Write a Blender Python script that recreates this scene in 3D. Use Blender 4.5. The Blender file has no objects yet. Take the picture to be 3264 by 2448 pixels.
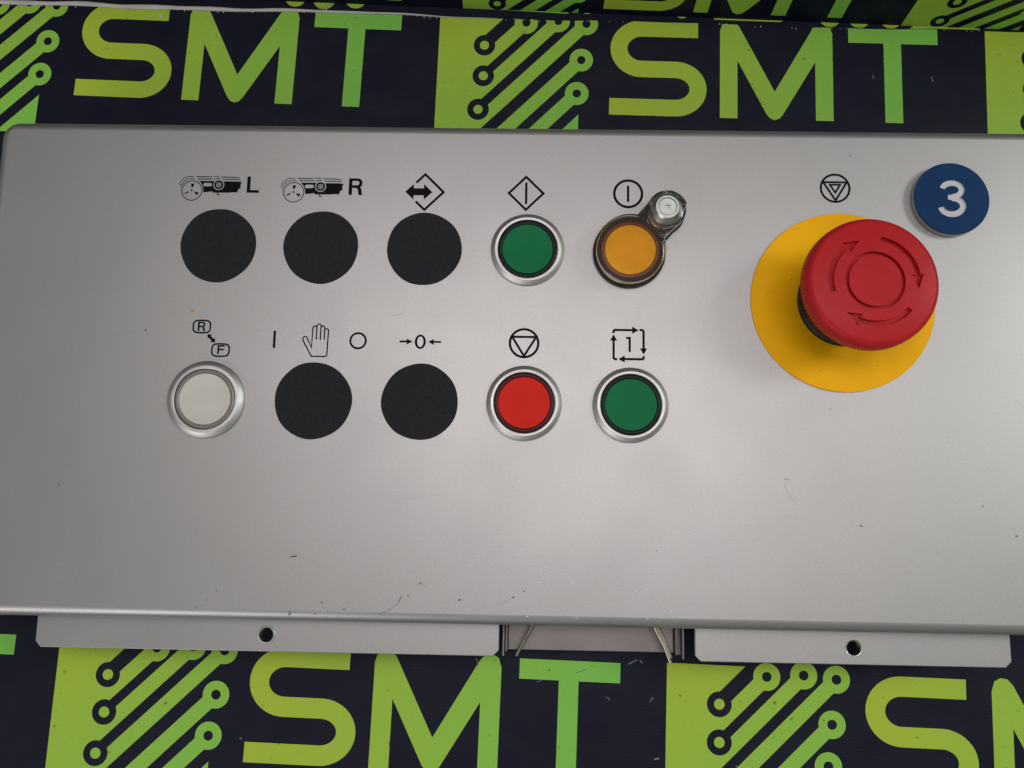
import bpy, bmesh, math, random
from mathutils import Vector
from mathutils.geometry import delaunay_2d_cdt

random.seed(7)
S = bpy.context.scene
MM = 0.001
R = math.radians

# ---------------------------------------------------------------- camera
cam_d = bpy.data.cameras.new('camera')
cam = bpy.data.objects.new('camera', cam_d)
S.collection.objects.link(cam)
cam.location = (0.120284, -0.039249, 0.316493)
cam.rotation_euler = (0.14684, 0.01369, 0.01759)
cam_d.sensor_width = 36.0
cam_d.lens = 36.0 * 2700 / 3264
cam_d.clip_start = 0.01
cam_d.clip_end = 20
S.camera = cam

# ---------------------------------------------------------------- room light
world = bpy.data.worlds.new('World')
S.world = world
world.use_nodes = True
bg = world.node_tree.nodes['Background']
bg.inputs[0].default_value = (0.91, 1.0, 0.91, 1)
bg.inputs[1].default_value = 0.20

def area_light(name, loc, target, size, power, color):
    d = bpy.data.lights.new(name, 'AREA')
    d.shape = 'RECTANGLE'
    d.size, d.size_y = size
    d.energy = power
    d.color = color
    o = bpy.data.objects.new(name, d)
    S.collection.objects.link(o)
    o.location = loc
    o.rotation_euler = (Vector(target) - Vector(loc)).to_track_quat('-Z', 'Y').to_euler()
    return o

area_light('ceiling_light', (0.20, 0.22, 1.70), (0.14, 0, 0), (1.2, 0.5), 10.4, (1.0, 0.90, 0.92))
area_light('side_light', (1.90, 0.45, 1.50), (0.15, 0, 0), (0.6, 0.6), 16.0, (0.99, 1.0, 0.96))
area_light('room_light', (-0.85, -1.35, 0.95), (0.1, 0, 0), (1.0, 0.8), 10.5, (1.0, 0.93, 0.95))

S.view_settings.view_transform = 'Standard'
S.view_settings.look = 'None'
S.view_settings.exposure = 0.0
S.view_settings.gamma = 1.0
S.view_settings.use_curve_mapping = False
S.cycles.max_bounces = 8
S.cycles.transparent_max_bounces = 12

# ---------------------------------------------------------------- materials
def mat(name, base, rough=0.5, metal=0.0, bump=None, vary=None, spec=0.5, coat=0.0, rough_vary=None):
    """bump = (scale, height in mm), vary = (scale, amount)"""
    m = bpy.data.materials.new(name)
    m.use_nodes = True
    nt = m.node_tree
    b = nt.nodes['Principled BSDF']
    b.inputs['Base Color'].default_value = (*base, 1)
    b.inputs['Roughness'].default_value = rough
    b.inputs['Metallic'].default_value = metal
    b.inputs['Specular IOR Level'].default_value = spec
    b.inputs['Coat Weight'].default_value = coat
    geo = nt.nodes.new('ShaderNodeNewGeometry')
    def noise(scale, detail=4):
        n = nt.nodes.new('ShaderNodeTexNoise')
        n.inputs['Scale'].default_value = scale
        n.inputs['Detail'].default_value = detail
        nt.links.new(geo.outputs['Position'], n.inputs['Vector'])
        return n
    if vary:
        n = noise(vary[0])
        hsv = nt.nodes.new('ShaderNodeHueSaturation')
        hsv.inputs['Color'].default_value = (*base, 1)
        mr = nt.nodes.new('ShaderNodeMapRange')
        mr.inputs[1].default_value = 0.3; mr.inputs[2].default_value = 0.7
        mr.inputs[3].default_value = 1 - vary[1]; mr.inputs[4].default_value = 1 + vary[1]
        nt.links.new(n.outputs['Fac'], mr.inputs[0])
        nt.links.new(mr.outputs[0], hsv.inputs['Value'])
        nt.links.new(hsv.outputs[0], b.inputs['Base Color'])
    if rough_vary:
        n = noise(rough_vary[0])
        mr = nt.nodes.new('ShaderNodeMapRange')
        mr.inputs[1].default_value = 0.3; mr.inputs[2].default_value = 0.7
        mr.inputs[3].default_value = rough - rough_vary[1]; mr.inputs[4].default_value = rough + rough_vary[1]
        nt.links.new(n.outputs['Fac'], mr.inputs[0])
        nt.links.new(mr.outputs[0], b.inputs['Roughness'])
    if bump:
        n = noise(bump[0], 3)
        bp = nt.nodes.new('ShaderNodeBump')
        bp.inputs['Strength'].default_value = 1.0
        bp.inputs['Distance'].default_value = bump[1] * MM
        nt.links.new(n.outputs['Fac'], bp.inputs['Height'])
        nt.links.new(bp.outputs[0], b.inputs['Normal'])
    return m

def node_math(nt, op, a, b=None, clamp=False):
    n = nt.nodes.new('ShaderNodeMath'); n.operation = op; n.use_clamp = clamp
    for i, v in enumerate((a, b)):
        if v is None: continue
        if isinstance(v, (int, float)): n.inputs[i].default_value = v
        else: nt.links.new(v, n.inputs[i])
    return n.outputs[0]

def mix_color(nt, fac, a, b):
    n = nt.nodes.new('ShaderNodeMix'); n.data_type = 'RGBA'
    for sock, v in ((n.inputs[0], fac), (n.inputs[6], a), (n.inputs[7], b)):
        if isinstance(v, (int, float)): sock.default_value = v
        elif isinstance(v, tuple): sock.default_value = (*v, 1)
        else: nt.links.new(v, sock)
    return n.outputs[2]

def banner_mat(name, green):
    """printed woven vinyl: ink colour, fabric weave relief, dust flecks and scuffs"""
    m = bpy.data.materials.new(name); m.use_nodes = True
    nt = m.node_tree; b = nt.nodes['Principled BSDF']
    geo = nt.nodes.new('ShaderNodeNewGeometry'); pos = geo.outputs['Position']
    def noise(scale, detail=3, rough=0.5):
        n = nt.nodes.new('ShaderNodeTexNoise'); n.inputs['Scale'].default_value = scale
        n.inputs['Detail'].default_value = detail; n.inputs['Roughness'].default_value = rough
        nt.links.new(pos, n.inputs['Vector']); return n.outputs['Fac']
    def ramp(v, lo, hi, a=0.0, c=1.0):
        n = nt.nodes.new('ShaderNodeMapRange'); n.inputs[1].default_value = lo; n.inputs[2].default_value = hi
        n.inputs[3].default_value = a; n.inputs[4].default_value = c; nt.links.new(v, n.inputs[0]); return n.outputs[0]
    if green:
        at = nt.nodes.new('ShaderNodeAttribute'); at.attribute_name = 'tone'
        ink = mix_color(nt, at.outputs['Fac'], (0.375, 0.515, 0.045), (0.180, 0.520, 0.080))
        grain = ramp(noise(2600, 2), 0.3, 0.7, 0.0, 0.16)
        ink = mix_color(nt, grain, ink, (0.10, 0.14, 0.02))
        ink = mix_color(nt, ramp(noise(330, 3, 0.6), 0.68, 0.76, 0, 0.75), ink, (0.05, 0.07, 0.02))
        rough = 0.52
    else:
        ink = mix_color(nt, noise(40), (0.0042, 0.0050, 0.0145), (0.0074, 0.0085, 0.0205))
        ink = mix_color(nt, ramp(noise(300, 4, 0.7), 0.74, 0.80, 0, 0.7), ink, (0.16, 0.16, 0.18))
        rough = 0.5
    nt.links.new(ink, b.inputs['Base Color'])
    nt.links.new(ramp(noise(60), 0.3, 0.7, rough - 0.08, rough + 0.1), b.inputs['Roughness'])
    b.inputs['Specular IOR Level'].default_value = 0.15
    hs = []
    for ax in ('X', 'Y'):
        w = nt.nodes.new('ShaderNodeTexWave'); w.bands_direction = ax
        w.inputs['Scale'].default_value = 230; w.inputs['Distortion'].default_value = 0.6
        nt.links.new(pos, w.inputs['Vector']); hs.append(w.outputs['Fac'])
    h = node_math(nt, 'ADD', hs[0], hs[1])
    h = node_math(nt, 'ADD', node_math(nt, 'MULTIPLY', h, 0.010), node_math(nt, 'MULTIPLY', noise(900, 3), 0.10))
    h = node_math(nt, 'ADD', h, node_math(nt, 'MULTIPLY', noise(22, 2), 2.2))
    bp = nt.nodes.new('ShaderNodeBump'); bp.inputs['Distance'].default_value = 1.0 * MM
    bp.inputs['Strength'].default_value = 1.0
    nt.links.new(h, bp.inputs['Height']); nt.links.new(bp.outputs[0], b.inputs['Normal'])
    return m

def panel_mat():
    """satin bead-blasted aluminium, clear anodised, with faint handling smudges"""
    m = bpy.data.materials.new('satin_aluminium'); m.use_nodes = True
    nt = m.node_tree; b = nt.nodes['Principled BSDF']
    geo = nt.nodes.new('ShaderNodeNewGeometry'); pos = geo.outputs['Position']
    def noise(scale, detail=3, rough=0.5):
        n = nt.nodes.new('ShaderNodeTexNoise'); n.inputs['Scale'].default_value = scale
        n.inputs['Detail'].default_value = detail; n.inputs['Roughness'].default_value = rough
        nt.links.new(pos, n.inputs['Vector']); return n.outputs['Fac']
    def ramp(v, lo, hi, a=0.0, c=1.0):
        n = nt.nodes.new('ShaderNodeMapRange'); n.inputs[1].default_value = lo; n.inputs[2].default_value = hi
        n.inputs[3].default_value = a; n.inputs[4].default_value = c; nt.links.new(v, n.inputs[0]); return n.outputs[0]
    col = mix_color(nt, ramp(noise(1500, 3, 0.75), 0.25, 0.75), (0.338, 0.338, 0.334), (0.425, 0.423, 0.419))
    col = mix_color(nt, ramp(noise(18, 4), 0.42, 0.72, 0, 0.11), col, (0.25, 0.25, 0.24))
    nt.links.new(col, b.inputs['Base Color'])
    b.inputs['Metallic'].default_value = 0.82
    nt.links.new(ramp(noise(25, 4), 0.3, 0.7, 0.425, 0.465), b.inputs['Roughness'])
    bp = nt.nodes.new('ShaderNodeBump'); bp.inputs['Distance'].default_value = 0.022 * MM
    nt.links.new(noise(1100, 4, 0.65), bp.inputs['Height']); nt.links.new(bp.outputs[0], b.inputs['Normal'])
    return m

def clear_mat():
    """smoke-tinted clear polycarbonate"""
    m = bpy.data.materials.new('smoked_clear_plastic'); m.use_nodes = True
    nt = m.node_tree; nt.nodes.remove(nt.nodes['Principled BSDF'])
    out = nt.nodes['Material Output']
    tr = nt.nodes.new('ShaderNodeBsdfTransparent'); tr.inputs[0].default_value = (0.98, 0.965, 0.94, 1)
    gl = nt.nodes.new('ShaderNodeBsdfGlossy'); gl.inputs['Roughness'].default_value = 0.05
    gl.inputs[0].default_value = (1, 1, 1, 1)
    fr = nt.nodes.new('ShaderNodeFresnel'); fr.inputs['IOR'].default_value = 1.58
    mx = nt.nodes.new('ShaderNodeMixShader')
    nt.links.new(fr.outputs[0], mx.inputs[0]); nt.links.new(tr.outputs[0], mx.inputs[1]); nt.links.new(gl.outputs[0], mx.inputs[2])
    nt.links.new(mx.outputs[0], out.inputs['Surface'])
    return m

M = {
    'panel': panel_mat(),
    'bezel': mat('turned_aluminium', (0.56, 0.557, 0.545), 0.50, 1.0, bump=(900, 0.006), rough_vary=(200, 0.04)),
    'steel': mat('zinc_plated_steel', (0.50, 0.53, 0.50), 0.34, 1.0, rough_vary=(300, 0.05)),
    'champagne': mat('champagne_metal', (0.78, 0.70, 0.55), 0.25, 1.0),
    'bracket': mat('dull_bracket_steel', (0.205, 0.188, 0.180), 0.45, 0.85, bump=(400, 0.02), vary=(60, 0.12)),
    'wire': mat('spring_wire_steel', (0.42, 0.385, 0.32), 0.36, 1.0),
    'sticker': mat('black_sticker_film', (0.0160, 0.0168, 0.0210), 0.62, 0.0, bump=(1100, 0.06), vary=(900, 0.22), spec=0.10),
    'ink': mat('black_print_ink', (0.0035, 0.003, 0.004), 0.6, spec=0.08),
    'mark': mat('dark_scuff', (0.17, 0.165, 0.16), 0.6),
    'faint': mat('faint_scuff', (0.33, 0.31, 0.30), 0.55, 0.4),
    'dust': mat('pale_dust', (0.13, 0.13, 0.145), 0.7),
    'rust': mat('brown_spot', (0.42, 0.24, 0.11), 0.6),
    'fleck': mat('bright_nick', (0.55, 0.55, 0.55), 0.4, 0.7),
    'green': mat('green_lens_plastic', (0.004, 0.140, 0.050), 0.50, bump=(1500, 0.01), vary=(120, 0.05), spec=0.10),
    'red_lens': mat('red_lens_plastic', (0.60, 0.017, 0.009), 0.50, bump=(1500, 0.01), vary=(120, 0.05), spec=0.10),
    'white_lens': mat('white_lens_plastic', (0.53, 0.515, 0.47), 0.50, vary=(120, 0.04), spec=0.10),
    'orange': mat('orange_lens_plastic', (1.0, 0.50, 0.006), 0.50, vary=(140, 0.06), spec=0.10),
    'black': mat('black_plastic', (0.007, 0.008, 0.010), 0.42, vary=(200, 0.2), spec=0.18),
    'plum': mat('dark_red_collar_plastic', (0.036, 0.006, 0.011), 0.38, spec=0.2),
    'grey_collar': mat('grey_collar_plastic', (0.19, 0.165, 0.15), 0.24),
    'amber': mat('amber_collar_plastic', (0.20, 0.060, 0.014), 0.4, spec=0.25),
    'smoke_black': mat('matt_black_collar', (0.014, 0.017, 0.015), 0.45, spec=0.2),
    'clear': clear_mat(),
    'estop_red': mat('estop_red_plastic', (0.430, 0.017, 0.021), 0.36, bump=(700, 0.02), vary=(150, 0.06), spec=0.10),
    'yellow': mat('yellow_disc_plastic', (0.86, 0.435, 0.001), 0.5, bump=(900, 0.02), vary=(70, 0.05), spec=0.10),
    'stem': mat('estop_stem_plastic', (0.022, 0.016, 0.014), 0.5),
    'blue': mat('blue_badge_plastic', (0.004, 0.034, 0.115), 0.50, bump=(1200, 0.015), vary=(160, 0.08), spec=0.10),
    'badge_white': mat('white_badge_plastic', (0.56, 0.57, 0.58), 0.5, spec=0.2),
    'hem': mat('white_vinyl_back', (0.46, 0.44, 0.44), 0.6, bump=(300, 0.1), vary=(90, 0.15)),
    'navy': banner_mat('navy_banner_print', False),
    'lime': banner_mat('lime_banner_print', True),
    'table': mat('table_board', (0.05, 0.045, 0.04), 0.7, vary=(20, 0.2)),
}

# ---------------------------------------------------------------- helpers
def link(name, mesh, material, at=(0, 0, 0), parent=None):
    """mesh coordinates and 'at' are in millimetres; 'at' is the world place of the mesh origin"""
    o = bpy.data.objects.new(name, mesh)
    S.collection.objects.link(o)
    if material is not None and not mesh.materials:
        mesh.materials.append(M[material])
    place(o, at, parent)
    return o

def world_of(o):
    v = Vector(o.location)
    return v if o.parent is None else v + world_of(o.parent)

def place(o, at, parent=None):
    v = Vector(at) * MM
    if parent is not None:
        o.parent = parent
        v = v - world_of(parent)
    o.location = v

def empty(name, at, parent=None):
    o = bpy.data.objects.new(name, None)
    o.empty_display_size = 0.02
    S.collection.objects.link(o)
    place(o, at, parent)
    return o

def tag(o, label, cat=None, group=None, kind=None):
    if label: o['label'] = label
    if cat: o['category'] = cat
    if group: o['group'] = group
    if kind: o['kind'] = kind
    return o

def to_mesh(name, bm, smooth_angle=None):
    for v in bm.verts: v.co *= MM
    bm.normal_update()
    if smooth_angle is not None:
        lim = R(smooth_angle)
        for f in bm.faces: f.smooth = True
        for e in bm.edges:
            if len(e.link_faces) == 2 and e.calc_face_angle(0) > lim: e.smooth = False
    me = bpy.data.meshes.new(name)
    bm.to_mesh(me); bm.free()
    return me

def lathe(name, profile, seg=96, smooth=35, knurl=None):
    """profile of (r, z) from the outside bottom to the axis; knurl = (z0, z1, count, depth)"""
    bm = bmesh.new(); rings = []
    for r, z in profile:
        if r < 1e-6:
            rings.append([bm.verts.new((0, 0, z))]); continue
        ring = []
        for i in range(seg):
            a = 2 * math.pi * i / seg; rr = r
            if knurl and knurl[0] <= z <= knurl[1]:
                rr = r - knurl[3] * (0.5 - 0.5 * math.cos(knurl[2] * a))
            ring.append(bm.verts.new((rr * math.cos(a), rr * math.sin(a), z)))
        rings.append(ring)
    for A, B in zip(rings, rings[1:]):
        for i in range(seg):
            j = (i + 1) % seg
            if len(A) == 1 and len(B) == 1: continue
            if len(B) == 1: bm.faces.new((A[i], A[j], B[0]))
            elif len(A) == 1: bm.faces.new((A[0], B[j], B[i]))
            else: bm.faces.new((A[i], A[j], B[j], B[i]))
    return to_mesh(name, bm, smooth)

def circle(cx, cy, r, n=64, ry=None):
    ry = r if ry is None else ry
    return [(cx + r * math.cos(2 * math.pi * i / n), cy + ry * math.sin(2 * math.pi * i / n)) for i in range(n)]

def arc(cx, cy, r, a0, a1, n=16, ry=None):
    ry = r if ry is None else ry
    return [(cx + r * math.cos(R(a0 + (a1 - a0) * i / n)), cy + ry * math.sin(R(a0 + (a1 - a0) * i / n))) for i in range(n + 1)]

def rect(x0, y0, x1, y1): return [(x0, y0), (x1, y0), (x1, y1), (x0, y1)]

def offset_side(pts, d, closed):
    n = len(pts); out = []
    for i in range(n):
        p = Vector(pts[i])
        a = Vector(pts[i - 1]) if (i > 0 or closed) else None
        b = Vector(pts[(i + 1) % n]) if (i < n - 1 or closed) else None
        d1 = (p - a).normalized() if a is not None else None
        d2 = (b - p).normalized() if b is not None else None
        if d1 is None: d1 = d2
        if d2 is None: d2 = d1
        n1 = Vector((-d1.y, d1.x)); n2 = Vector((-d2.y, d2.x))
        m = n1 + n2
        if m.length < 1e-6: m = n1
        m.normalize()
        k = d / max(0.35, m.dot(n1))
        out.append(tuple(p + m * k))
    return out

def stroke(pts, w):
    return offset_side(pts, w / 2, False) + offset_side(pts, -w / 2, False)[::-1]

def closed_stroke(pts, w):
    area = sum(pts[i - 1][0] * pts[i][1] - pts[i][0] * pts[i - 1][1] for i in range(len(pts)))
    s = 1 if area > 0 else -1
    return [(1, offset_side(pts, -s * w / 2, True)), (0, offset_side(pts, s * w / 2, True))]

def ring(cx, cy, r, w, n=64): return [(1, circle(cx, cy, r, n)), (0, circle(cx, cy, r - w, n))]

def inside(poly, x, y):
    c = False; n = len(poly); j = n - 1
    for i in range(n):
        xi, yi = poly[i]; xj, yj = poly[j]
        if (yi > y) != (yj > y) and x < (xj - xi) * (y - yi) / (yj - yi) + xi: c = not c
        j = i
    return c

def csg(ops, extra=()):
    """ops painted in order: (1 = add, 0 = cut, other = region id, polygon). Returns verts, [(tri, value)]"""
    vs, es = [], []
    for _, poly in ops:
        b = len(vs); n = len(poly)
        vs += [Vector(p) for p in poly]
        es += [(b + i, b + (i + 1) % n) for i in range(n)]
    vs += [Vector(p) for p in extra]
    ov, oe, of, *_ = delaunay_2d_cdt(vs, es, [], 0, 1e-5)
    boxes = [(min(p[0] for p in q), max(p[0] for p in q), min(p[1] for p in q), max(p[1] for p in q)) for _, q in ops]
    tris = []
    for f in of:
        cx = sum(ov[i].x for i in f) / len(f); cy = sum(ov[i].y for i in f) / len(f)
        val = 0
        for k in range(len(ops) - 1, -1, -1):
            b = boxes[k]
            if b[0] <= cx <= b[1] and b[2] <= cy <= b[3] and inside(ops[k][1], cx, cy):
                val = ops[k][0]; break
        if val:
            a = sum(ov[f[i - 1]].x * ov[f[i]].y - ov[f[i]].x * ov[f[i - 1]].y for i in range(len(f)))
            tris.append((list(f) if a > 0 else list(f)[::-1], val))
    return ov, tris

def flat(name, ops, z=0.0, tone=None):
    ov, tris = csg(ops)
    bm = bmesh.new(); vm = {}
    for f, _ in tris:
        for i in f:
            if i not in vm: vm[i] = bm.verts.new((ov[i].x, ov[i].y, z))
        try: bm.faces.new([vm[i] for i in f])
        except ValueError: pass
    coords = [(v.co.x, v.co.y) for v in bm.verts]
    me = to_mesh(name, bm)
    if tone:
        at = me.attributes.new('tone', 'FLOAT', 'POINT')
        for i, (x, y) in enumerate(coords): at.data[i].value = min(1, max(0, tone(x, y)))
    return me

def solid(name, ops, z0, z1, smooth=30):
    ov, tris = csg(ops)
    bm = bmesh.new(); top, bot = {}, {}
    cnt = {}
    for f, _ in tris:
        for i in f:
            if i not in top:
                top[i] = bm.verts.new((ov[i].x, ov[i].y, z1)); bot[i] = bm.verts.new((ov[i].x, ov[i].y, z0))
        bm.faces.new([top[i] for i in f]); bm.faces.new([bot[i] for i in f][::-1])
        for k in range(len(f)):
            cnt[(f[k - 1], f[k])] = 1
    for a, b in cnt:
        if (b, a) not in cnt: bm.faces.new((top[b], top[a], bot[a], bot[b]))
    return to_mesh(name, bm, smooth)

def engraved(name, ops, zf, depth, extra=(), smooth=25, mats=None):
    """ops value 1 = surface, 2 = sunk region; real step between them"""
    ov, tris = csg(ops, extra)
    bm = bmesh.new(); vm = {}
    def get(i, lvl):
        if (i, lvl) not in vm:
            x, y = ov[i].x, ov[i].y
            vm[(i, lvl)] = bm.verts.new((x, y, zf(x, y) - (depth if lvl == 2 else 0)))
        return vm[(i, lvl)]
    edge = {}
    for f, v in tris:
        fc = bm.faces.new([get(i, v) for i in f])
        if mats and v == 2: fc.material_index = 1
        for k in range(len(f)): edge[(f[k - 1], f[k])] = v
    for (a, b), v in edge.items():
        if v == 2 and edge.get((b, a)) == 1:
            fc = bm.faces.new((get(b, 2), get(a, 2), get(a, 1), get(b, 1)))
            if mats: fc.material_index = 1
    me = to_mesh(name, bm, smooth)
    for m in (mats or ()): me.materials.append(M[m])
    return me

def box_bm(bm, x0, x1, y0, y1, z0, z1):
    v = [bm.verts.new((x, y, z)) for z in (z0, z1) for x, y in ((x0, y0), (x1, y0), (x1, y1), (x0, y1))]
    for f in ((3, 2, 1, 0), (4, 5, 6, 7), (0, 1, 5, 4), (1, 2, 6, 5), (2, 3, 7, 6), (3, 0, 4, 7)):
        bm.faces.new([v[i] for i in f])

def tube(name, pts, r, seg=10, flatten=1.0):
    bm = bmesh.new(); rings = []
    for i, p in enumerate(pts):
        p = Vector(p)
        t = (Vector(pts[min(i + 1, len(pts) - 1)]) - Vector(pts[max(i - 1, 0)])).normalized()
        u = t.cross(Vector((0, 0, 1))).normalized(); w = u.cross(t)
        rings.append([bm.verts.new(p + (u * math.cos(2 * math.pi * k / seg) + w * math.sin(2 * math.pi * k / seg) * flatten) * r) for k in range(seg)])
    for A, B in zip(rings, rings[1:]):
        for k in range(seg): bm.faces.new((A[k], A[(k + 1) % seg], B[(k + 1) % seg], B[k]))
    bm.faces.new(rings[0][::-1]); bm.faces.new(rings[-1])
    bmesh.ops.recalc_face_normals(bm, faces=bm.faces)
    return to_mesh(name, bm, 40)

def bevel(o, w, seg=2, ang=40):
    b = o.modifiers.new('bevel', 'BEVEL'); b.width = w * MM; b.segments = seg
    b.limit_method = 'ANGLE'; b.angle_limit = R(ang); b.harden_normals = False

# ---------------------------------------------------------------- the surface underneath
TZ = -35.0                                   # height of the banner top below the panel face (mm)
bm = bmesh.new(); box_bm(bm, -500, 750, -420, 420, -62, -36.2)
tag(link('tabletop', to_mesh('tabletop', bm), 'table'), None, kind='structure')

def seam_y(x): return 180.65 - 0.0203 * (x + 0.0) + 0.35 * math.sin(x * 0.045) + 0.2 * math.sin(x * 0.13)
SEAM = [(x, seam_y(x)) for x in range(-500, 751, 10)]

front = empty('printed_banner', (120, 0, TZ))
tag(front, 'navy vinyl banner with lime SMT lettering lying flat under the control panel', 'banner')
link('vinyl_sheet', solid('vinyl_sheet', [(1, [(-500, -420), (750, -420)] + SEAM[::-1])], TZ - 0.6, TZ), 'navy', parent=front, at=(0, 0, 0))

back = empty('printed_banner', (120, 250, TZ - 0.6))
tag(back, 'narrow strip of navy banner with lime fragments lying behind the welded seam', 'banner')
link('vinyl_sheet', solid('vinyl_sheet', [(1, rect(-500, 160, 750, 420))], TZ - 1.2, TZ - 0.62), 'navy', parent=back, at=(0, 0, 0))

# ---- artwork of the print, in its own millimetres: logo left edge at x = 0, top at y = 0
def cut45(cx, cy, w, length):
    """a track of width w running from its pad down to the left at 45 degrees"""
    q = length / math.sqrt(2)
    return stroke([(cx, cy), (cx - q, cy - q)], w)
PADS_DARK = [(20.9, -14.9), (21.0, -29.3), (19.3, -45.0)]
PADS_LIME = [(39.6, -3.6), (54.2, -2.4), (67.1, -3.4), (65.2, -20.6), (63.6, -36.3)]
LOGO = [(1, [(0, 0), (31.1, 0), (20.4, -10.7), (20.4, -63.6), (0, -63.6)])]
for (x, y), l in zip(PADS_LIME, (46, 66, 84, 62, 40)): LOGO.append((1, cut45(x, y, 5.8, l)))
LOGO.append((1, [(64.6, -46), (64.6, -63.6), (47, -63.6)]))
LOGO.append((0, [(-30, -63.6), (90, -63.6), (90, -90), (-30, -90)]))
for x, y in PADS_DARK: LOGO += [(0, circle(x, y, 4.9, 40)), (1, circle(x, y, 2.1, 28))]
for x, y in PADS_LIME: LOGO += [(1, circle(x, y, 5.35, 40)), (0, circle(x, y, 1.9, 28))]
w = 7.7
S_PATH = ([(118.0, -4.85)] + arc(93.3, -16.2, 11.35, 90, 180, 14) + arc(93.3, -16.2, 11.35, 180, 270, 14)[1:] )
S_LETTER = [(1, stroke([(118.0, -4.85), (93.0, -4.85)] + arc(92.6, -14.4, 10.4, 97, 263, 22, ry=9.55) + [(93.0, -23.95), (108, -23.95)]
            + arc(107.9, -32.85, 10.3, 86, -86, 22, ry=8.9) + [(108, -41.75), (78.3, -41.75)], w))]
M_LETTER = [(1, [(128, -45.6), (128, -5), (129.2, -1.2), (131.6, 0.2), (134.4, -0.2), (136.6, -2.6), (152.6, -32.8), (170, -2.6), (172.2, -0.2),
            (175, 0.2), (177.5, -1.2), (178.8, -5), (178.8, -45.6), (170.9, -45.6), (170.9, -18.5), (156.2, -43.3), (154.6, -45.2), (152.5, -45.9),
            (150.5, -45.2), (148.9, -43.3), (135.9, -18.8), (135.9, -45.6)])]
T_LETTER = [(1, rect(186, -8.8, 226.2, -1)), (1, rect(201.8, -45.6, 209.7, -8))]
ART = (('printed_logo', LOGO, lambda x, y: (x * 0.62 - y * 0.62) / 75 - 0.08),
       ('printed_letter', S_LETTER, lambda x, y: (x - 95) / 125),
       ('printed_letter', M_LETTER, lambda x, y: (x - 95) / 125),
       ('printed_letter', T_LETTER, lambda x, y: (x - 95) / 125))

def lay_word(parent, ox, oy, ang, sx, sy, z, clip=None, which=(0, 1, 2, 3)):
    ca, sa = math.cos(R(ang)), math.sin(R(ang))
    def tr(p):
        x, y = p[0] * sx, p[1] * sy
        return (ox + x * ca - y * sa, oy + x * sa + y * ca)
    inv = lambda X, Y: (((X - ox) * ca + (Y - oy) * sa) / sx, (-(X - ox) * sa + (Y - oy) * ca) / sy)
    for k in which:
        nm, ops, tone = ART[k]
        o2 = [(v, [tr(p) for p in q]) for v, q in ops]
        if clip: o2.append((0, clip))
        me = flat(nm, o2, z, tone=lambda X, Y: tone(*inv(X, Y)))
        if len(me.polygons) == 0: continue
        link(nm, me, 'lime', parent=parent)

clip_seam = [(-600, 420)] + [(x, y - 0.35) for x, y in SEAM] + [(800, 420)]
PZ = TZ + 0.06
lay_word(front, -157.4, 188.1, -1.9, 0.972, 1.01, PZ, clip_seam, (1, 2, 3))
lay_word(front, -159.6, 188.1, -1.9, 0.972, 1.01, PZ, clip_seam, (0,))
lay_word(front, 79.5, 180.65, -1.2, 0.977, 1.01, PZ, clip_seam)
lay_word(front, 321.4, 176.6, -2.0, 0.98, 1.0, PZ, clip_seam)
lay_word(front, -310.5, -86.2, -1.5, 1, 1, PZ)
lay_word(front, -66.2, -92.4, -1.5, 1, 1, PZ)
lay_word(front, 178.4, -98.8, -1.5, 1, 1, PZ)

# ---- seam: white cut edge folded up on the left, weld specks along it
bm = bmesh.new(); prev = None
for i in range(0, 58):
    x = -180 + i * 5
    wd = max(0.0, 2.15 * min(1, (108 - x) / 150) ** 0.8) if x < 108 else 0
    wd *= 1 + 0.12 * math.sin(x * 0.21)
    y0 = seam_y(x) - 0.25
    cur = [bm.verts.new((x, y0 + wd * t, TZ + 0.12 + 0.9 * math.sin(math.pi * t) * min(1, wd))) for t in (0, 0.2, 0.5, 0.8, 1.0)]
    if prev:
        for a in range(4): bm.faces.new((prev[a], cur[a], cur[a + 1], prev[a + 1]))
    prev = cur
link('folded_edge', to_mesh('folded_edge', bm, 60), 'hem', parent=front)
bm = bmesh.new()
for i in range(150):
    x = -130 + i * 3.1 + random.uniform(-0.9, 0.9)
    if random.random() < 0.35: continue
    y = seam_y(x) - random.uniform(0.25, 1.1); r = random.uniform(0.12, 0.3)
    vs = [bm.verts.new((x + r * math.cos(a) * random.uniform(0.7, 1.2), y + r * 1.4 * math.sin(a), PZ + 0.12)) for a in (0, 1.05, 2.1, 3.14, 4.2, 5.2)]
    bm.faces.new(vs)
tag(link('weld_speck', to_mesh('weld_speck', bm), 'hem', parent=front), None, kind='stuff')
# loose thread end and a pale scrape by the seam
link('thread_end', tube('thread_end', [(28.2, 181.0, TZ + 0.9), (28.0, 182.3, TZ + 1.3), (28.1, 183.6, TZ + 0.7)], 0.22), 'hem', parent=front)
link('pale_scrape', flat('pale_scrape', [(1, stroke([(-47.4, 178.9), (-46.9, 177.9), (-46.1, 176.9)], 0.7))], PZ + 0.06), 'hem', parent=front)
SCR = [(102.2, -98.4, 103.0, -101.6, 0.35), (142.0, -103.5, 146, -102.0, 0.25), (126.5, -107.2, 128.5, -106.5, 0.2), (163, -99.6, 166.5, -97.9, 0.5),
       (167.5, -98, 168.6, -99.2, 0.5), (154.4, -112.4, 155.6, -113.6, 0.35), (171.5, -113.8, 172.6, -112.2, 0.4), (205, -137, 205.8, -139.5, 0.5), (173, -135.5, 175, -135.0, 0.7),
       (-22.0, -118.0, -21.2, -118.8, 0.8), (9.0, -131, 9.9, -131.2, 0.5), (296.5, 152.0, 297.3, 149.8, 0.5), (271.0, 152.6, 271.4, 150.9, 0.5)]
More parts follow.
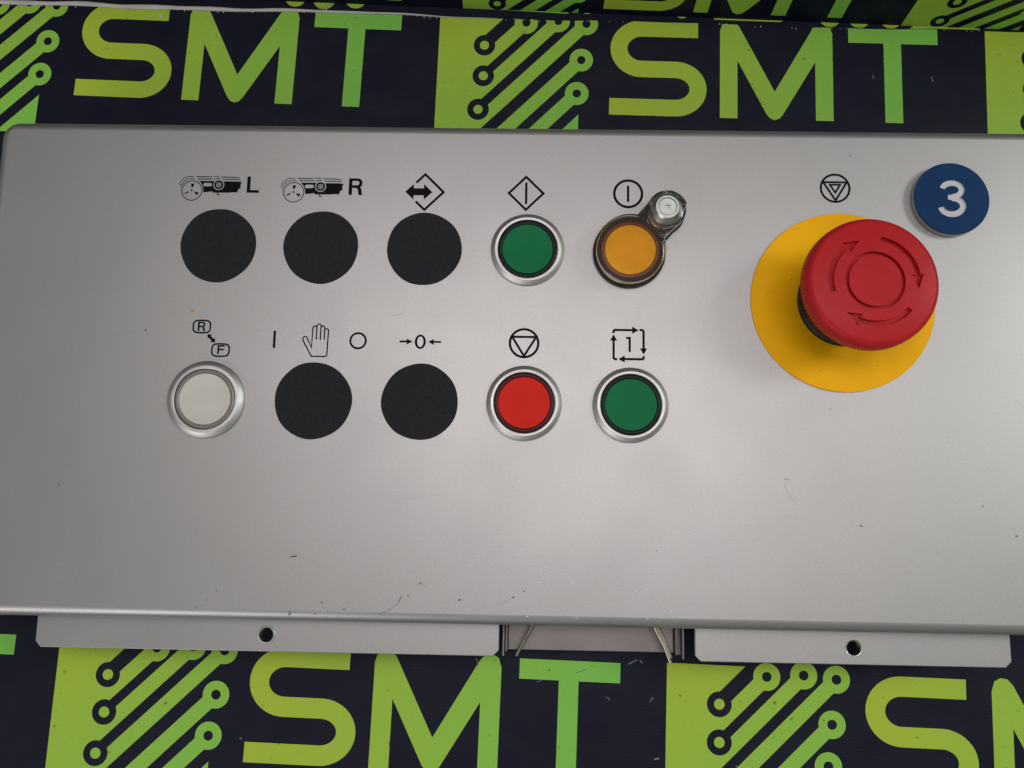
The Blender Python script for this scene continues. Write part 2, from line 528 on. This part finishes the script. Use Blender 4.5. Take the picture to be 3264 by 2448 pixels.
for x0, y0, x1, y1, ww in SCR:
    link('pale_scrape', flat('pale_scrape', [(1, stroke([(x0, y0), ((x0 + x1) / 2 + 0.1, (y0 + y1) / 2), (x1, y1)], ww))], PZ + 0.06), 'dust', parent=front)

# ---- fragments of print on the strip behind the seam
BZ = TZ - 0.6 + 0.05
def wall_base(x): return 182.4 - 0.0335 * (x - 137)
top_cut = (0, [(-500, wall_base(-500) + 0.1), (750, wall_base(750) + 0.1), (750, 430), (-500, 430)])
def frag(ops, t):
    me = flat('printed_fragment', ops + [top_cut], BZ, tone=lambda x, y: t)
    if len(me.polygons): link('printed_fragment', me, 'lime', parent=back)
for x, yb, r, t, hole in ((13.6, 183.4, 4.8, 0.2, 0), (26.7, 182.2, 5.0, 0.3, 1), (41.0, 182.8, 4.9, 0.4, 0), (145.4, 181.0, 2.9, 0.6, 0),
                       (187.7, 179.2, 2.9, 0.5, 0), (253.5, 175.7, 5.0, 0.4, 1), (266.5, 175.4, 5.0, 0.4, 1), (280.4, 175.2, 4.9, 0.2, 0)):
    ops = [(1, circle(x, yb + r, r, 40))]
    if hole: ops.append((0, circle(x, yb + r + 0.3, 1.9, 24)))
    frag(ops, t)
frag([(1, [(48.9, 184.8), (78.8, 184.1), (78.8, 185.5), (50.6, 186.2)])], 0.05)
frag([(1, [(96.5, 183.2), (136.9, 181.1), (136.9, 182.1), (96.5, 184.3)])], 0.9)
frag([(1, [(202.1, 178.8), (231.0, 177.9), (234.0, 178.9), (202.1, 180.0)])], 0.1)
frag([(1, [(288.6, 175.2), (319.6, 175.0), (319.6, 176.3), (290.2, 176.5)])], 0.15)

# ---------------------------------------------------------------- upright banner behind, in shade
WH, LEAN = 150.0, R(5.0)
slope = math.atan(-0.0335)
wroot = empty('hanging_banner', (137, 182.4, TZ - 0.6))
tag(wroot, 'dark shaded upright banner with lime SMT print standing at the back edge', 'banner')
bm = bmesh.new(); box_bm(bm, -620, 620, 0, 14, 0, WH)
wb = link('backing_board', to_mesh('backing_board', bm), 'table', at=(137, 182.4, TZ - 0.6), parent=wroot)
bm = bmesh.new(); box_bm(bm, -620, 620, -0.7, -0.02, 0, WH)
ws = link('vinyl_sheet', to_mesh('vinyl_sheet', bm), 'navy', at=(137, 182.4, TZ - 0.6), parent=wroot)
wall_parts = [wb, ws]
for ox in (89.6 - 137 - 195.2, 89.6 - 137, 89.6 - 137 + 195.2):
    for k in range(4):
        nm, ops, tone = ART[k]
        o2 = [(v, [(ox + p[0] * 0.8, 40.0 + p[1] * 0.8) for p in q]) for v, q in ops]
        o2.append((0, rect(-700, -90, 700, 0.05)))
        me = flat(nm, o2, 0.0, tone=lambda X, Y: tone((X - ox) / 0.8, (Y - 40.0) / 0.8))
        for v in me.vertices: v.co = (v.co.x, -0.76 * MM, v.co.y)
        wall_parts.append(link(nm, me, 'lime', at=(137, 182.4, TZ - 0.6), parent=wroot))
wroot.rotation_euler = (-LEAN, 0, slope)

# ================================================================ the control panel
panel = empty('control_panel', (120, 15, TZ))
tag(panel, 'satin silver aluminium control panel with push buttons, black cover stickers and emergency stop', 'control panel')

PX0, PX1, PY0, PY1, BR = -91.0, 330.0, -81.3, 111.0, 4.0
def rrect(x0, x1, y0, y1, r, n=6):
    out = []
    for cx, cy, a0 in ((x1 - r, y1 - r, 0), (x0 + r, y1 - r, 90), (x0 + r, y0 + r, 180), (x1 - r, y0 + r, 270)):
        out += [(cx + r * math.cos(R(a0 + 90 * i / n)), cy + r * math.sin(R(a0 + 90 * i / n))) for i in range(n + 1)]
    return out
bm = bmesh.new(); prev = None
levels = [(BR * (1 - math.sin(R(90 * k / 10))), -BR * (1 - math.cos(R(90 * k / 10)))) for k in range(11)] + [(0, -14.0), (1.5, -14.0), (1.5, -4.0)]
for ins, z in levels:
    cur = [bm.verts.new((x, y, z)) for x, y in rrect(PX0 + ins, PX1 - ins, PY0 + ins, PY1 - ins, max(0.6, 7.0 - ins))]
    if prev is None: bm.faces.new(cur)
    else:
        for i in range(len(cur)):
            j = (i + 1) % len(cur); bm.faces.new((prev[i], cur[i], cur[j], prev[j]))
    prev = cur
bm.faces.new(prev[::-1])
plate = to_mesh('front_plate', bm, 30)
for p in plate.polygons:
    if len(p.vertices) > 4: p.use_smooth = False
link('front_plate', plate, 'panel', parent=panel)
for x0, x1, y0, y1 in ((-82, -79, -70, 100), (318, 321, -70, 100), (-70, 310, 99, 102)):
    bm = bmesh.new(); box_bm(bm, x0, x1, y0, y1, TZ + 0.1, -4.2)
    link('side_rail', to_mesh('side_rail', bm), 'panel', parent=panel)

# ---- mounting tabs with their holes
def tab(x0, x1, yb, hx, hy, ring_r):
    ch = 2.2
    ops = [(1, [(x0, -70), (x0, yb + ch), (x0 + ch * 0.95, yb), (x1 - ch, yb), (x1, yb + ch), (x1, -70)]), (0, circle(hx, hy, 2.72, 40))]
    o = link('mounting_tab', solid('mounting_tab', ops, -13.8, -12.0, 20), 'panel', parent=panel)
    bevel(o, 0.28)
    link('threaded_insert', lathe('threaded_insert', [(ring_r, -0.15), (ring_r, 0.12), (ring_r - 0.15, 0.25), (2.75, 0.22), (2.62, 0.0), (2.62, -4.0)], 48), 'steel', at=(hx, hy, -12), parent=o)
tab(-63.6, 111.8, -93.9, 23.95, -87.75, 3.45)
tab(185.1, 302.2, -94.3, 244.05, -88.3, 3.05)

# ---- recessed bracket and its two spring wires
bm = bmesh.new()
box_bm(bm, 114.9, 179.2, -93.2, -50, -25.2, -24.0)
br = link('bracket', to_mesh('bracket', bm), 'bracket', parent=panel); bevel(br, 0.3)
for x0, x1, yb, z1 in ((112.9, 113.7, -94.6, -17.5), (114.0, 114.8, -93.3, -20.0), (179.3, 180.0, -93.5, -20.5), (181.7, 182.5, -94.9, -19.5)):
    bm = bmesh.new(); box_bm(bm, x0, x1, yb, -50, -25.3, z1)
    fl = link('side_flange', to_mesh('side_flange', bm), 'bracket', parent=br); bevel(fl, 0.2)
bm = bmesh.new(); box_bm(bm, 180.0, 181.7, -93.9, -50, -25.3, -24.3)
link('side_flange', to_mesh('side_flange', bm), 'bracket', parent=br)
for pts in ([(126.5, -79, -17), (123.6, -84.5, -17.5), (121.0, -89.2, -18.2), (118.3, -94.6, -18.8)],
            [(169.4, -79, -17), (171.6, -84.2, -17.5), (174.6, -89.6, -18.2), (177.1, -96.0, -18.8)]):
    link('spring_wire', tube('spring_wire', pts, 0.62, 10, 0.7), 'wire', parent=br)
    q = [(x + 0.9, y + 0.9, z - 1.6) for x, y, z in pts[:3]] + [(pts[3][0] + 0.6, pts[3][1] + 1.6, pts[3][2] - 1.6)]
    link('spring_wire', tube('spring_wire', q, 0.55, 10, 0.7), 'wire', parent=br)

# ---- push buttons
bezel_me = lathe('push_button', [(14.15, -0.4), (14.15, 1.22), (14.05, 1.38), (12.78, 2.2), (12.62, 2.32), (12.4, 2.36), (11.75, 2.36), (11.55, 2.26), (11.5, 2.1), (11.5, 0.2)], 128, 28)
white_bezel_me = lathe('push_button', [(14.6, -0.4), (14.6, 1.35), (14.5, 1.5), (12.95, 2.5), (12.75, 2.6), (12.5, 2.64), (11.75, 2.64), (11.55, 2.5), (11.5, 2.1), (11.5, 0.2)], 128, 28)
collar_me = lathe('collar', [(11.42, 0.3), (11.42, 1.55), (11.25, 1.95), (10.9, 2.15), (10.1, 2.15), (9.86, 2.0), (9.8, 1.8), (9.8, 0.4)], 96)
lens_me = lathe('lens', [(9.74, 0.4), (9.74, 1.9), (9.55, 2.08), (9.2, 2.10), (8.6, 2.02), (5, 1.96), (0, 1.94)], 96)
white_lens_me = lathe('lens', [(9.74, 0.4), (9.74, 2.3), (9.45, 2.62), (9.1, 2.64), (8.6, 2.40), (5, 2.34), (0, 2.33)], 96)
def use(me, m):
    c = me.copy(); c.materials.clear(); c.materials.append(M[m]); return c
def push_button(x, y, lens, collar, label, lm=None, bz=None):
    b = link('push_button', bz or bezel_me, 'bezel', at=(x, y, 0), parent=panel)
    b['label'] = label
    link('collar', use(collar_me, collar), None, at=(x, y, 0), parent=b)
    link('lens', use(lm or lens_me, lens), None, at=(x, y, 0), parent=b)
push_button(120.2, 59.8, 'green', 'black', 'green push button below the diamond symbol with a bar')
push_button(119.8, 0.2, 'red_lens', 'plum', 'red push button below the circled triangle')
push_button(159.7, 0.1, 'green', 'black', 'green push button below the looping arrows around a 1')
push_button(-0.3, -0.3, 'white_lens', 'grey_collar', 'cream white push button at the lower left', white_lens_me, white_bezel_me)

# ---- black stickers over unused holes
def sticker(x, y, r, label, seed):
    rr = random.Random(seed)
    a1, a2 = rr.uniform(0, 6), rr.uniform(0, 6)
    pts = [((r + 0.10 * math.sin(3 * a + a1) + 0.06 * math.sin(7 * a + a2)) * math.cos(a), (r + 0.10 * math.sin(3 * a + a1) + 0.06 * math.sin(7 * a + a2)) * math.sin(a)) for a in [2 * math.pi * i / 96 for i in range(96)]]
    o = link('cover_sticker', solid('cover_sticker', [(1, pts)], 0.01, 0.18, 30), 'sticker', at=(x, y, 0), parent=panel)
    o['label'] = label
sticker(-0.1, 60.2, 14.75, 'black round cover sticker below the feeder symbol marked L', 1)
sticker(40.0, 60.0, 14.55, 'black round cover sticker below the feeder symbol marked R', 2)
sticker(80.2, 59.9, 14.5, 'black round cover sticker below the double arrow diamond', 3)
sticker(40.1, 0.0, 14.65, 'black round cover sticker below the hand symbol', 4)
sticker(80.4, 0.2, 14.5, 'black round cover sticker below the zero with arrows', 5)

# ---- guarded orange button
gx, gy = 159.3, 59.1
lug = (172.9, 74.5)
def keyhole(r, rl, half, l=lug, n=64):
    dx, dy = l[0] - gx, l[1] - gy; L = math.hypot(dx, dy); ux, uy = dx / L, dy / L
    return [(1, circle(0, 0, r, n)), (1, circle(dx, dy, rl, 48)),
            (1, [(-uy * half, ux * half), (uy * half, -ux * half), (dx + uy * half, dy - ux * half), (dx - uy * half, dy + ux * half)])]
gb_ops = keyhole(13.95, 7.7, 7.3)
gb = link('guarded_push_button', solid('guarded_push_button', gb_ops, 0.02, 1.7, 40), 'black', at=(gx, gy, 0), parent=panel)
gb['label'] = 'orange push button under a clear screwed-down guard'
bevel(gb, 0.25)
link('bezel', lathe('bezel', [(13.2, 1.6), (13.2, 3.2), (12.9, 3.9), (12.3, 4.2), (11.6, 4.2), (11.5, 3.0)], 96), 'champagne', at=(gx, gy, 0), parent=gb)
link('collar', lathe('collar', [(12.55, 3.0), (12.55, 4.4), (12.2, 4.7), (11.3, 4.7), (11.2, 4.0)], 96), 'smoke_black', at=(gx, gy, 0), parent=gb)
link('collar', lathe('collar', [(11.2, 3.0), (11.2, 4.5), (10.9, 4.8), (9.8, 4.9), (9.7, 4.2)], 96), 'amber', at=(gx, gy, 0), parent=gb)
link('lens', lathe('lens', [(9.66, 3.0), (9.66, 4.8), (9.5, 4.95), (8.5, 5.0), (5, 5.05), (0, 5.08)], 96), 'orange', at=(gx, gy, 0), parent=gb)
tabp = arc(lug[0] - gx, lug[1] - gy, 8.9, 24, 78, 10) + arc(lug[0] - gx, lug[1] - gy, 6.9, 78, 24, 10)
link('latch_tab', solid('latch_tab', [(1, tabp)], 0.05, 4.2, 40), 'black', at=(gx, gy, 0), parent=gb)
cl = link('clear_guard', solid('clear_guard', keyhole(13.25, 7.3, 6.8), 1.75, 7.6, 40), 'clear', at=(gx, gy, 0), parent=gb)
bevel(cl, 0.45, 2)
sx_, sy_ = 172.35, 73.6
link('screw_boss', lathe('screw_boss', [(6.75, 7.5), (6.75, 8.2), (6.5, 8.7), (6.2, 8.8)], 64), 'clear', at=(sx_, sy_, 0), parent=gb)
link('boss_sleeve', lathe('boss_sleeve', [(6.15, 1.8), (6.15, 6.6), (5.9, 7.0), (4.0, 7.0)], 64), 'champagne', at=(sx_, sy_, 0), parent=gb)
star = []
for i in range(18):
    a = 2 * math.pi * i / 18 + math.pi / 2; rr = 1.6 if i % 3 == 0 else 0.8
    star.append((rr * math.cos(a), rr * math.sin(a)))
link('screw', lathe('screw', [(6.1, 6.8), (6.1, 9.4), (5.95, 9.8), (4.6, 12.0), (4.35, 12.2), (3.65, 12.2), (3.45, 11.5), (3.2, 11.5), (3.1, 12.1)], 64, 25), 'steel', at=(sx_, sy_, 0), parent=gb)
link('screw_socket', engraved('screw_socket', [(1, circle(0, 0, 3.1, 64)), (2, star)], lambda x, y: 12.1, 0.9, mats=('steel', 'steel')), None, at=(sx_, sy_, 0), parent=gb)

# ---- emergency stop
ex, ey = 240.4, 41.0
es = link('emergency_stop_button', lathe('emergency_stop_button', [(17.4, 0.7), (17.4, 1.2), (16.6, 1.4), (16.3, 1.8), (16.3, 16.0), (15.2, 18.5), (14.5, 23.0)], 96), 'stem', at=(ex, ey, 0), parent=panel)
es['label'] = 'red mushroom emergency stop button on a yellow disc'
link('yellow_disc', lathe('yellow_disc', [(34.8, 0.02), (34.8, 0.7), (34.6, 0.85), (17.5, 0.85), (16.0, 0.85)], 160), 'yellow', at=(ex, ey, 0), parent=es)
for dx, dy, dr in ((-16.0, 28.6, 0.28), (-19.4, 8.2, 0.30), (-28.3, 3.0, 0.26), (-9.5, -27.0, 0.2), (12.0, -24.5, 0.22)):
    link('surface_wear', flat('surface_wear', [(1, [(ex + dx + dr * math.cos(t) * 1.3, ey + dy + dr * math.sin(t)) for t in [0.6 * i for i in range(10)]])], 0.88), 'rust', parent=es)
RT = 20.2
def dome(x, y):
    r = math.hypot(x, y)
    z = 31.2 - 0.0016 * r * r
    if r > 10: z -= 0.0042 * (r - 10) ** 2
    return z
ops = [(1, circle(0, 0, RT, 128)), (2, circle(0, 0, 10.35, 96)), (1, circle(0, 0, 9.05, 96))]
def arrow_poly(a0, a1, r, wd, hw, hl):
    d = 1 if a1 > a0 else -1
    ah = a1 - d * math.degrees(hl / r)
    outer = arc(0, 0, r + wd / 2, a0, ah, 20); inner = arc(0, 0, r - wd / 2, a0, ah, 20)
    t = lambda rad, a: (rad * math.cos(R(a)), rad * math.sin(R(a)))
    return outer + [t(r + hw / 2, ah - d * 2), t(r, a1), t(r - hw / 2, ah - d * 2)] + inner[::-1]
for a0, a1 in ((196, 109), (80, -10), (-40, -132)): ops.append((2, arrow_poly(a0, a1, 15.1, 1.9, 4.4, 4.8)))
extra = []
for r in (2.5, 5, 7.5, 11.5, 12.8, 17.6, 19.2):
    n = int(max(10, r * 5)); extra += [(r * math.cos(2 * math.pi * (i + 0.31) / n), r * math.sin(2 * math.pi * (i + 0.31) / n)) for i in range(n)]
link('head_face', engraved('head_face', ops, dome, 1.5, extra, 22, mats=('estop_red', 'estop_red')), None, at=(ex, ey, 0), parent=es)
zt = dome(RT, 0)
prof = [(15.0, 20.5), (20.9, 20.8), (22.4, 21.4), (23.1, 22.2), (23.4, 23.2), (23.4, 25.6), (23.25, 26.6)]
for k in range(1, 9):
    a = R(8 + 82 * k / 8 * 0.86); prof.append((RT + (23.25 - RT) * math.cos(a) ** 0.9, 26.6 + (zt - 26.6) * math.sin(a) ** 0.95))
prof.append((RT, zt))
link('mushroom_head', lathe('mushroom_head', prof, 960, 40, knurl=(22.0, 25.7, 120, 0.26)), 'estop_red', at=(ex, ey, 0), parent=es)

# ---- number badge
bx, by = 282.7, 81.6
nb = link('number_badge', lathe('number_badge', [(14.2, 0.02), (14.3, 0.3), (14.3, 2.55), (0, 2.55)], 128), 'badge_white', at=(bx, by, 0), parent=panel)
nb['label'] = 'round blue badge with a white number 3'
three = ([(2, stroke(arc(0.15, 3.45, 3.65, 170, -92, 26, ry=2.75), 2.25)), (2, stroke(arc(0.0, -3.05, 4.2, 92, -172, 28, ry=3.2), 2.35)),
          (2, rect(-1.5, -0.55, 0.4, 1.55))])
three = [(v, [(x * 1.0 + y * 0.03, y) for x, y in q]) for v, q in three]
link('blue_face', engraved('blue_face', [(1, circle(0, 0, 14.15, 128))] + three, lambda x, y: 3.15, 0.45, mats=('blue', 'badge_white')), None, at=(bx, by, 0), parent=nb)
link('blue_rim', lathe('blue_rim', [(14.3, 2.56), (14.3, 3.0), (14.15, 3.15)], 128), 'blue', at=(bx, by, 0), parent=nb)

# ---- printed symbols
SZ = 0.05
def symbol(ops, label, name='printed_symbol'):
    o = link(name, flat(name, ops, SZ), 'ink', parent=panel)
    o['label'] = label
    return o

FK = 0.01759
def feeder(cx, cy):
    ca, sa = math.cos(R(0.75)), math.sin(R(0.75))
    def t(p):
        x, y = (p[0] - 495) * FK, -(p[1] - 395) * FK
        return (cx + x * ca - y * sa, cy + x * sa + y * ca)
    T = lambda v, q: (v, [t(p) for p in q])
    slot = [(742 + 40 + 40 * math.cos(R(a)), 258 + 40 * math.sin(R(a))) for a in range(90, 271, 15)] + [(900 + 40 * math.cos(R(a)), 258 + 40 * math.sin(R(a))) for a in range(-90, 91, 15)]
    ops = [T(1, [(640, 172), (965, 172), (1205, 183), (1510, 185), (1612, 207), (1585, 250), (1582, 352), (1540, 360), (1525, 395), (1520, 440), (1360, 442), (1350, 448), (968, 446), (962, 415), (755, 440), (742, 330), (715, 255), (680, 205)]),
           T(0, slot), T(0, circle(1092, 262, 125, 40)), T(1, circle(1092, 262, 104, 40)), T(0, circle(1092, 262, 60, 32)), T(1, circle(1092, 262, 42, 28)), T(0, circle(1092, 262, 23, 20)),
           T(1, circle(495, 395, 236, 64)), T(0, circle(495, 395, 217, 64)),
           T(1, [(465, 232), (545, 235), (515, 318), (480, 318)]), T(1, circle(490, 392, 22, 16)), T(1, stroke([(340, 468), (425, 423)], 30)), T(1, [(552, 418), (650, 440), (612, 505), (556, 445)]),
           T(1, stroke([(208, 265), (225, 210), (260, 152), (300, 112), (340, 87), (385, 72), (430, 66), (480, 67), (530, 76)], 15)),
           T(1, stroke([(238, 320), (255, 265), (290, 208), (330, 165), (370, 138), (415, 123), (460, 118), (510, 120), (555, 131)], 15)),
           T(1, stroke([(580, 70), (930, 78)], 20)), T(1, stroke([(968, 85), (1010, 67), (1050, 61), (1095, 72)], 18)), T(1, stroke([(1140, 80), (1460, 88), (1555, 105)], 20)),
           T(1, stroke([(605, 125), (955, 130)], 20)), T(1, stroke([(995, 138), (1040, 118), (1085, 114), (1125, 126)], 18)), T(1, stroke([(1170, 132), (1480, 140), (1580, 158)], 20)),
           T(1, stroke([(1075, 440), (1075, 490), (1130, 492)], 20))]
    return ops
def letter_R(x, y, k=1.0):
    bowl = [(0, 6.8)] + [(3.4 + 1.95 * math.cos(R(a)), 4.85 + 1.95 * math.sin(R(a))) for a in range(90, -91, -15)] + [(0, 2.9)]
    hole = [(1.35, 5.75)] + [(3.2 + 0.88 * math.cos(R(a)), 4.87 + 0.88 * math.sin(R(a))) for a in range(90, -91, -15)] + [(1.35, 3.99)]
    ops = [(1, bowl), (0, hole), (1, rect(0, 0, 1.35, 6.8)), (1, [(2.3, 3.0), (3.7, 3.5), (4.75, 2.9), (5.05, 1.9), (5.15, 0.6), (5.5, 0), (4.0, 0), (3.75, 0.7), (3.65, 1.9), (3.2, 2.7)])]
    return [(v, [(x + p[0] * k, y + p[1] * k) for p in q]) for v, q in ops]
symbol(feeder(-12.05, 82.4), 'black feeder reel pictogram left of the letter L')
symbol([(1, [(9.6, 81.75), (14.4, 81.75), (14.4, 82.85), (10.95, 82.85), (10.95, 88.4), (9.6, 88.4)])], 'black printed letter L', 'printed_letter')
symbol(feeder(28.15, 82.15), 'black feeder reel pictogram left of the letter R')
symbol(letter_R(49.75, 81.35), 'black printed letter R', 'printed_letter')
symbol([(1, stroke([(76.2, 86.65), (79.7, 90.15), (87.0, 82.9), (79.7, 75.65), (76.2, 79.0)], 0.95)),
        (1, [(72.0, 82.95), (75.3, 86.1), (75.3, 84.4), (79.3, 84.4), (79.3, 86.1), (82.6, 82.9), (79.3, 79.7), (79.3, 81.5), (75.3, 81.5), (75.3, 79.75)])], 'open diamond with a black double arrow')
symbol(closed_stroke([(119.3, 89.55), (126.05, 82.85), (119.3, 76.15), (112.6, 82.85)], 0.92) + [(1, rect(118.9, 78.45, 119.82, 87.2))], 'diamond outline around a vertical bar')
symbol(ring(159.1, 83.15, 5.9, 1.0) + [(1, rect(158.62, 79.85, 159.55, 86.4))], 'circle around a vertical bar')
def crt(cx, cy, hw, hh, n=3.6):
    out = []
    for i in range(56):
        a = 2 * math.pi * i / 56; c, s = math.cos(a), math.sin(a)
        out.append((cx + hw * math.copysign(abs(c) ** (2 / n), c), cy + hh * math.copysign(abs(s) ** (2 / n), s)))
    return out
f_ops = [(1, [(2.4, 17.35), (3.1, 17.35), (3.1, 18.75), (4.9, 18.75), (4.9, 19.4), (3.1, 19.4), (3.1, 20.15), (5.15, 20.15), (5.15, 20.8), (2.4, 20.8)])]
d = Vector((1.3 + 1.83, 21.7 - 25.03)); dl = d.length; u = d / dl; nrm = Vector((-u.y, u.x)); p0 = Vector((-1.83, 25.03))
A = lambda s, t: tuple(p0 + u * s + nrm * t)
arrow = [A(0, 0), A(1.5, 1.15), A(1.5, 0.5), A(dl - 1.5, 0.5), A(dl - 1.5, 1.15), A(dl, 0), A(dl - 1.5, -1.15), A(dl - 1.5, -0.5), A(1.5, -0.5), A(1.5, -1.15)]
symbol(closed_stroke(crt(-4.2, 27.9, 3.3, 2.4), 0.62) + letter_R(-5.75, 26.1, 0.54) + closed_stroke(crt(3.6, 18.85, 3.3, 2.4), 0.62) + f_ops + [(1, arrow)], 'boxed R and boxed F joined by a double arrow')
symbol([(1, rect(23.55, 20.0, 24.5, 26.65))], 'black vertical bar left of the hand')
hand = ([(38.6, 16.95), (35.0, 23.1)] + arc(35.75, 23.75, 0.85, 200, 40, 8) + [(38.45, 20.3), (38.45, 27.9)] + arc(39.25, 27.95, 0.78, 175, 40, 6) +
        [(40.0, 28.75)] + arc(40.85, 28.75, 0.75, 165, 15, 6) + [(41.65, 28.35)] + arc(42.3, 28.05, 0.72, 130, 8, 6) + [(43.1, 27.4)] + arc(43.8, 27.0, 0.72, 120, 0, 6) +
        [(44.5, 17.7)] + arc(43.8, 17.65, 0.7, 0, -90, 4))
hand_c = [(x + 0.02 * (y - 23), y) for x, y in hand]
symbol(closed_stroke(hand_c, 0.5) + [(1, stroke([(40.1, 23.5), (40.1, 28.4)], 0.5)), (1, stroke([(41.62, 23.4), (41.65, 28.3)], 0.5)), (1, stroke([(43.12, 23.5), (43.1, 27.4)], 0.5))], 'outline of an open hand')
symbol(ring(56.1, 23.25, 3.35, 0.8), 'black printed circle right of the hand')
symbol([(1, circle(79.9, 23.2, 2.13, 48, ry=2.78)), (0, circle(79.9, 23.2, 1.2, 48, ry=2.02)), (1, rect(72.0, 22.85, 75.0, 23.6)), (1, [(74.7, 24.35), (76.95, 23.22), (74.7, 22.1)]),
        (1, rect(84.8, 22.85, 87.8, 23.6)), (1, [(85.05, 24.35), (82.85, 23.22), (85.05, 22.1)])], 'zero between two arrows pointing at it')
def stop_tri(cx, cy, r, w): return closed_stroke([(cx - r * 0.83, cy + r * 0.44), (cx + r * 0.83, cy + r * 0.44), (cx, cy - r * 0.90)], w)
symbol(ring(119.45, 23.25, 5.85, 0.92) + [(v, q) for v, q in stop_tri(119.45, 23.25, 5.5, 0.86)], 'circle around a downward triangle')
symbol([(1, stroke([(153.45, 27.6), (153.45, 28.45), (153.85, 28.9), (160.7, 28.9)], 0.88)), (1, [(160.5, 30.25), (162.95, 28.9), (160.5, 27.5)]),
        (1, stroke([(163.3, 28.95), (164.35, 28.95), (164.8, 28.5), (164.8, 21.7)], 0.88)), (1, [(163.4, 21.9), (166.2, 21.9), (164.8, 19.5)]),
        (1, stroke([(164.8, 18.95), (164.8, 18.1), (164.35, 17.7), (157.5, 17.7)], 0.88)), (1, [(157.65, 19.05), (157.65, 16.35), (155.2, 17.68)]),
        (1, stroke([(154.8, 17.62), (153.9, 17.62), (153.45, 18.05), (153.45, 24.9)], 0.88)), (1, [(152.1, 24.75), (154.8, 24.75), (153.45, 27.15)]),
        (1, stroke([(158.2, 25.85), (159.55, 25.85), (159.55, 20.45)], 0.85))], 'square loop of four arrows around a 1')
def two_tri(cx, cy): return ring(cx, cy, 5.95, 0.85) + stop_tri(cx, cy, 5.5, 0.8) + stop_tri(cx, cy + 0.35, 2.4, 0.72)
symbol(two_tri(239.45, 86.4), 'circle around two nested downward triangles')

# ---- wear on the face: pits, nicks and scratches
PITS = [(35.6,-78.2,0.70,0.89),(44.7,-78.3,0.48,0.26),(47.0,-74.2,0.72,0.35),(49.4,-77.1,0.26,0.45),(55.4,-76.4,0.67,0.35),(56.7,-74.2,0.20,0.22),(78.6,-71.2,0.62,0.26),(83.0,-66.8,0.48,0.5),(84.8,-67.8,0.24,0.18),(97.4,-72.3,0.62,0.53),(117.0,-71.0,0.56,0.31),(120.9,-68.8,0.5,0.3),(5.2,-74.0,0.36,0.24),(3.0,-75.8,0.27,0.24),(1.3,-77.0,0.36,0.24),(8.2,-70.6,0.38,0.57),(-53.6,-33.2,0.5,0.5),(244.0,-43.1,0.65,0.49),(288.7,-35.1,0.39,0.50),(300.3,-45.8,0.55,0.49),(169.3,-53.3,0.34,0.41),(-25.9,26.2,0.57,0.35),(245.7,99.9,0.4,0.6)]
SOFT = [(30.2,-69.2,0.25,0.18),(32.4,-56.8,0.25,0.18),(114.0,-72.6,0.38,0.22),(-69.6,-9.3,0.57,0.34),(-40.5,-32.8,0.63,0.25),(-48.1,-42.7,0.37,0.25),(-18.2,-39.8,0.37,0.33),(-15.5,-40.9,0.73,0.41),(-1.1,-48.9,1.05,0.23),(-10.3,-70.5,0.70,0.24),(32.5,-56.7,0.36,0.24),(-43.5,-43.3,0.28,0.25),(-53.7,-41.1,0.54,0.16),(279.4,-9.6,0.33,0.25),(261.7,-55.2,0.49,0.24),(271.9,-52.3,0.74,0.32),(217.2,-26.6,0.8,0.5),(260.2,-59.2,0.32,0.24),(205.3,-44.6,1.18,0.15),(175.0,-4.5,0.26,0.26),(295.3,-0.8,0.24,0.26),(303.6,4.1,0.32,0.34),(234.4,-0.1,0.85,0.34),(16.3,22.5,0.64,0.35),(106.9,81.9,0.28,0.28),(302.1,59.6,0.27,0.24)]
def blob(x, y, a, b):
    k = random.uniform(0, 6)
    return [(x + a * math.cos(t) * (1 + 0.25 * math.sin(2 * t + k)), y + b * math.sin(t) * (1 + 0.25 * math.cos(3 * t + k))) for t in [2 * math.pi * i / 12 for i in range(12)]]
def wear(ops, m):
    tag(link('surface_wear', flat('surface_wear', ops, 0.03), m, parent=panel), None, kind='stuff')
wear([(1, blob(x, y, a * 0.85, b * 0.85)) for x, y, a, b in PITS], 'mark')
wear([(1, blob(x, y, a * 0.8, b * 0.8)) for x, y, a, b in SOFT], 'faint')
wear([(1, blob(x, y, 0.24, 0.3)) for x, y in ((125.9, -65.6), (138.5, -65.2), (161.5, -67.8), (174.3, -74.8), (122.1, -77.7), (140.0, -77.8), (165.7, -77.8))], 'fleck')
wear([(1, blob(-8.24, 34.1, 0.75, 0.6))], 'rust')
wear([(1, stroke([(68.3, -77.9), (70.2, -77.2), (72.2, -76.1), (75.1, -73.7)], 0.22)), (1, stroke([(75.1, -73.7), (75.6, -72.6), (76.2, -71.4)], 0.5)), (1, stroke([(34.9, -58.1), (37.0, -57.6)], 0.4))], 'mark')
for pts, wd in (([(33.9, -58.4), (37.3, -57.6)], 0.25), ([(-38.5, 23.9), (-31.9, 24.8), (-24.8, 26.2)], 0.2), ([(68.4, 33.2), (72.8, 34.2)], 0.2), ([(71.1, -37.2), (78.8, -35.8), (89.1, -34.5)], 0.12),
                ([(216.3, -27.5), (217.9, -32.1), (221.2, -35.7)], 0.18), ([(111.0, -74.3), (111.7, -73.9), (114.5, -72.5), (117.7, -70.7)], 0.18), ([(68.0, -71.3), (68.6, -70.4)], 0.2), ([(37.3, -57.6), (46.7, -61.2), (54.4, -64.8)], 0.1)):
    wear([(1, stroke(pts, wd))], 'faint')
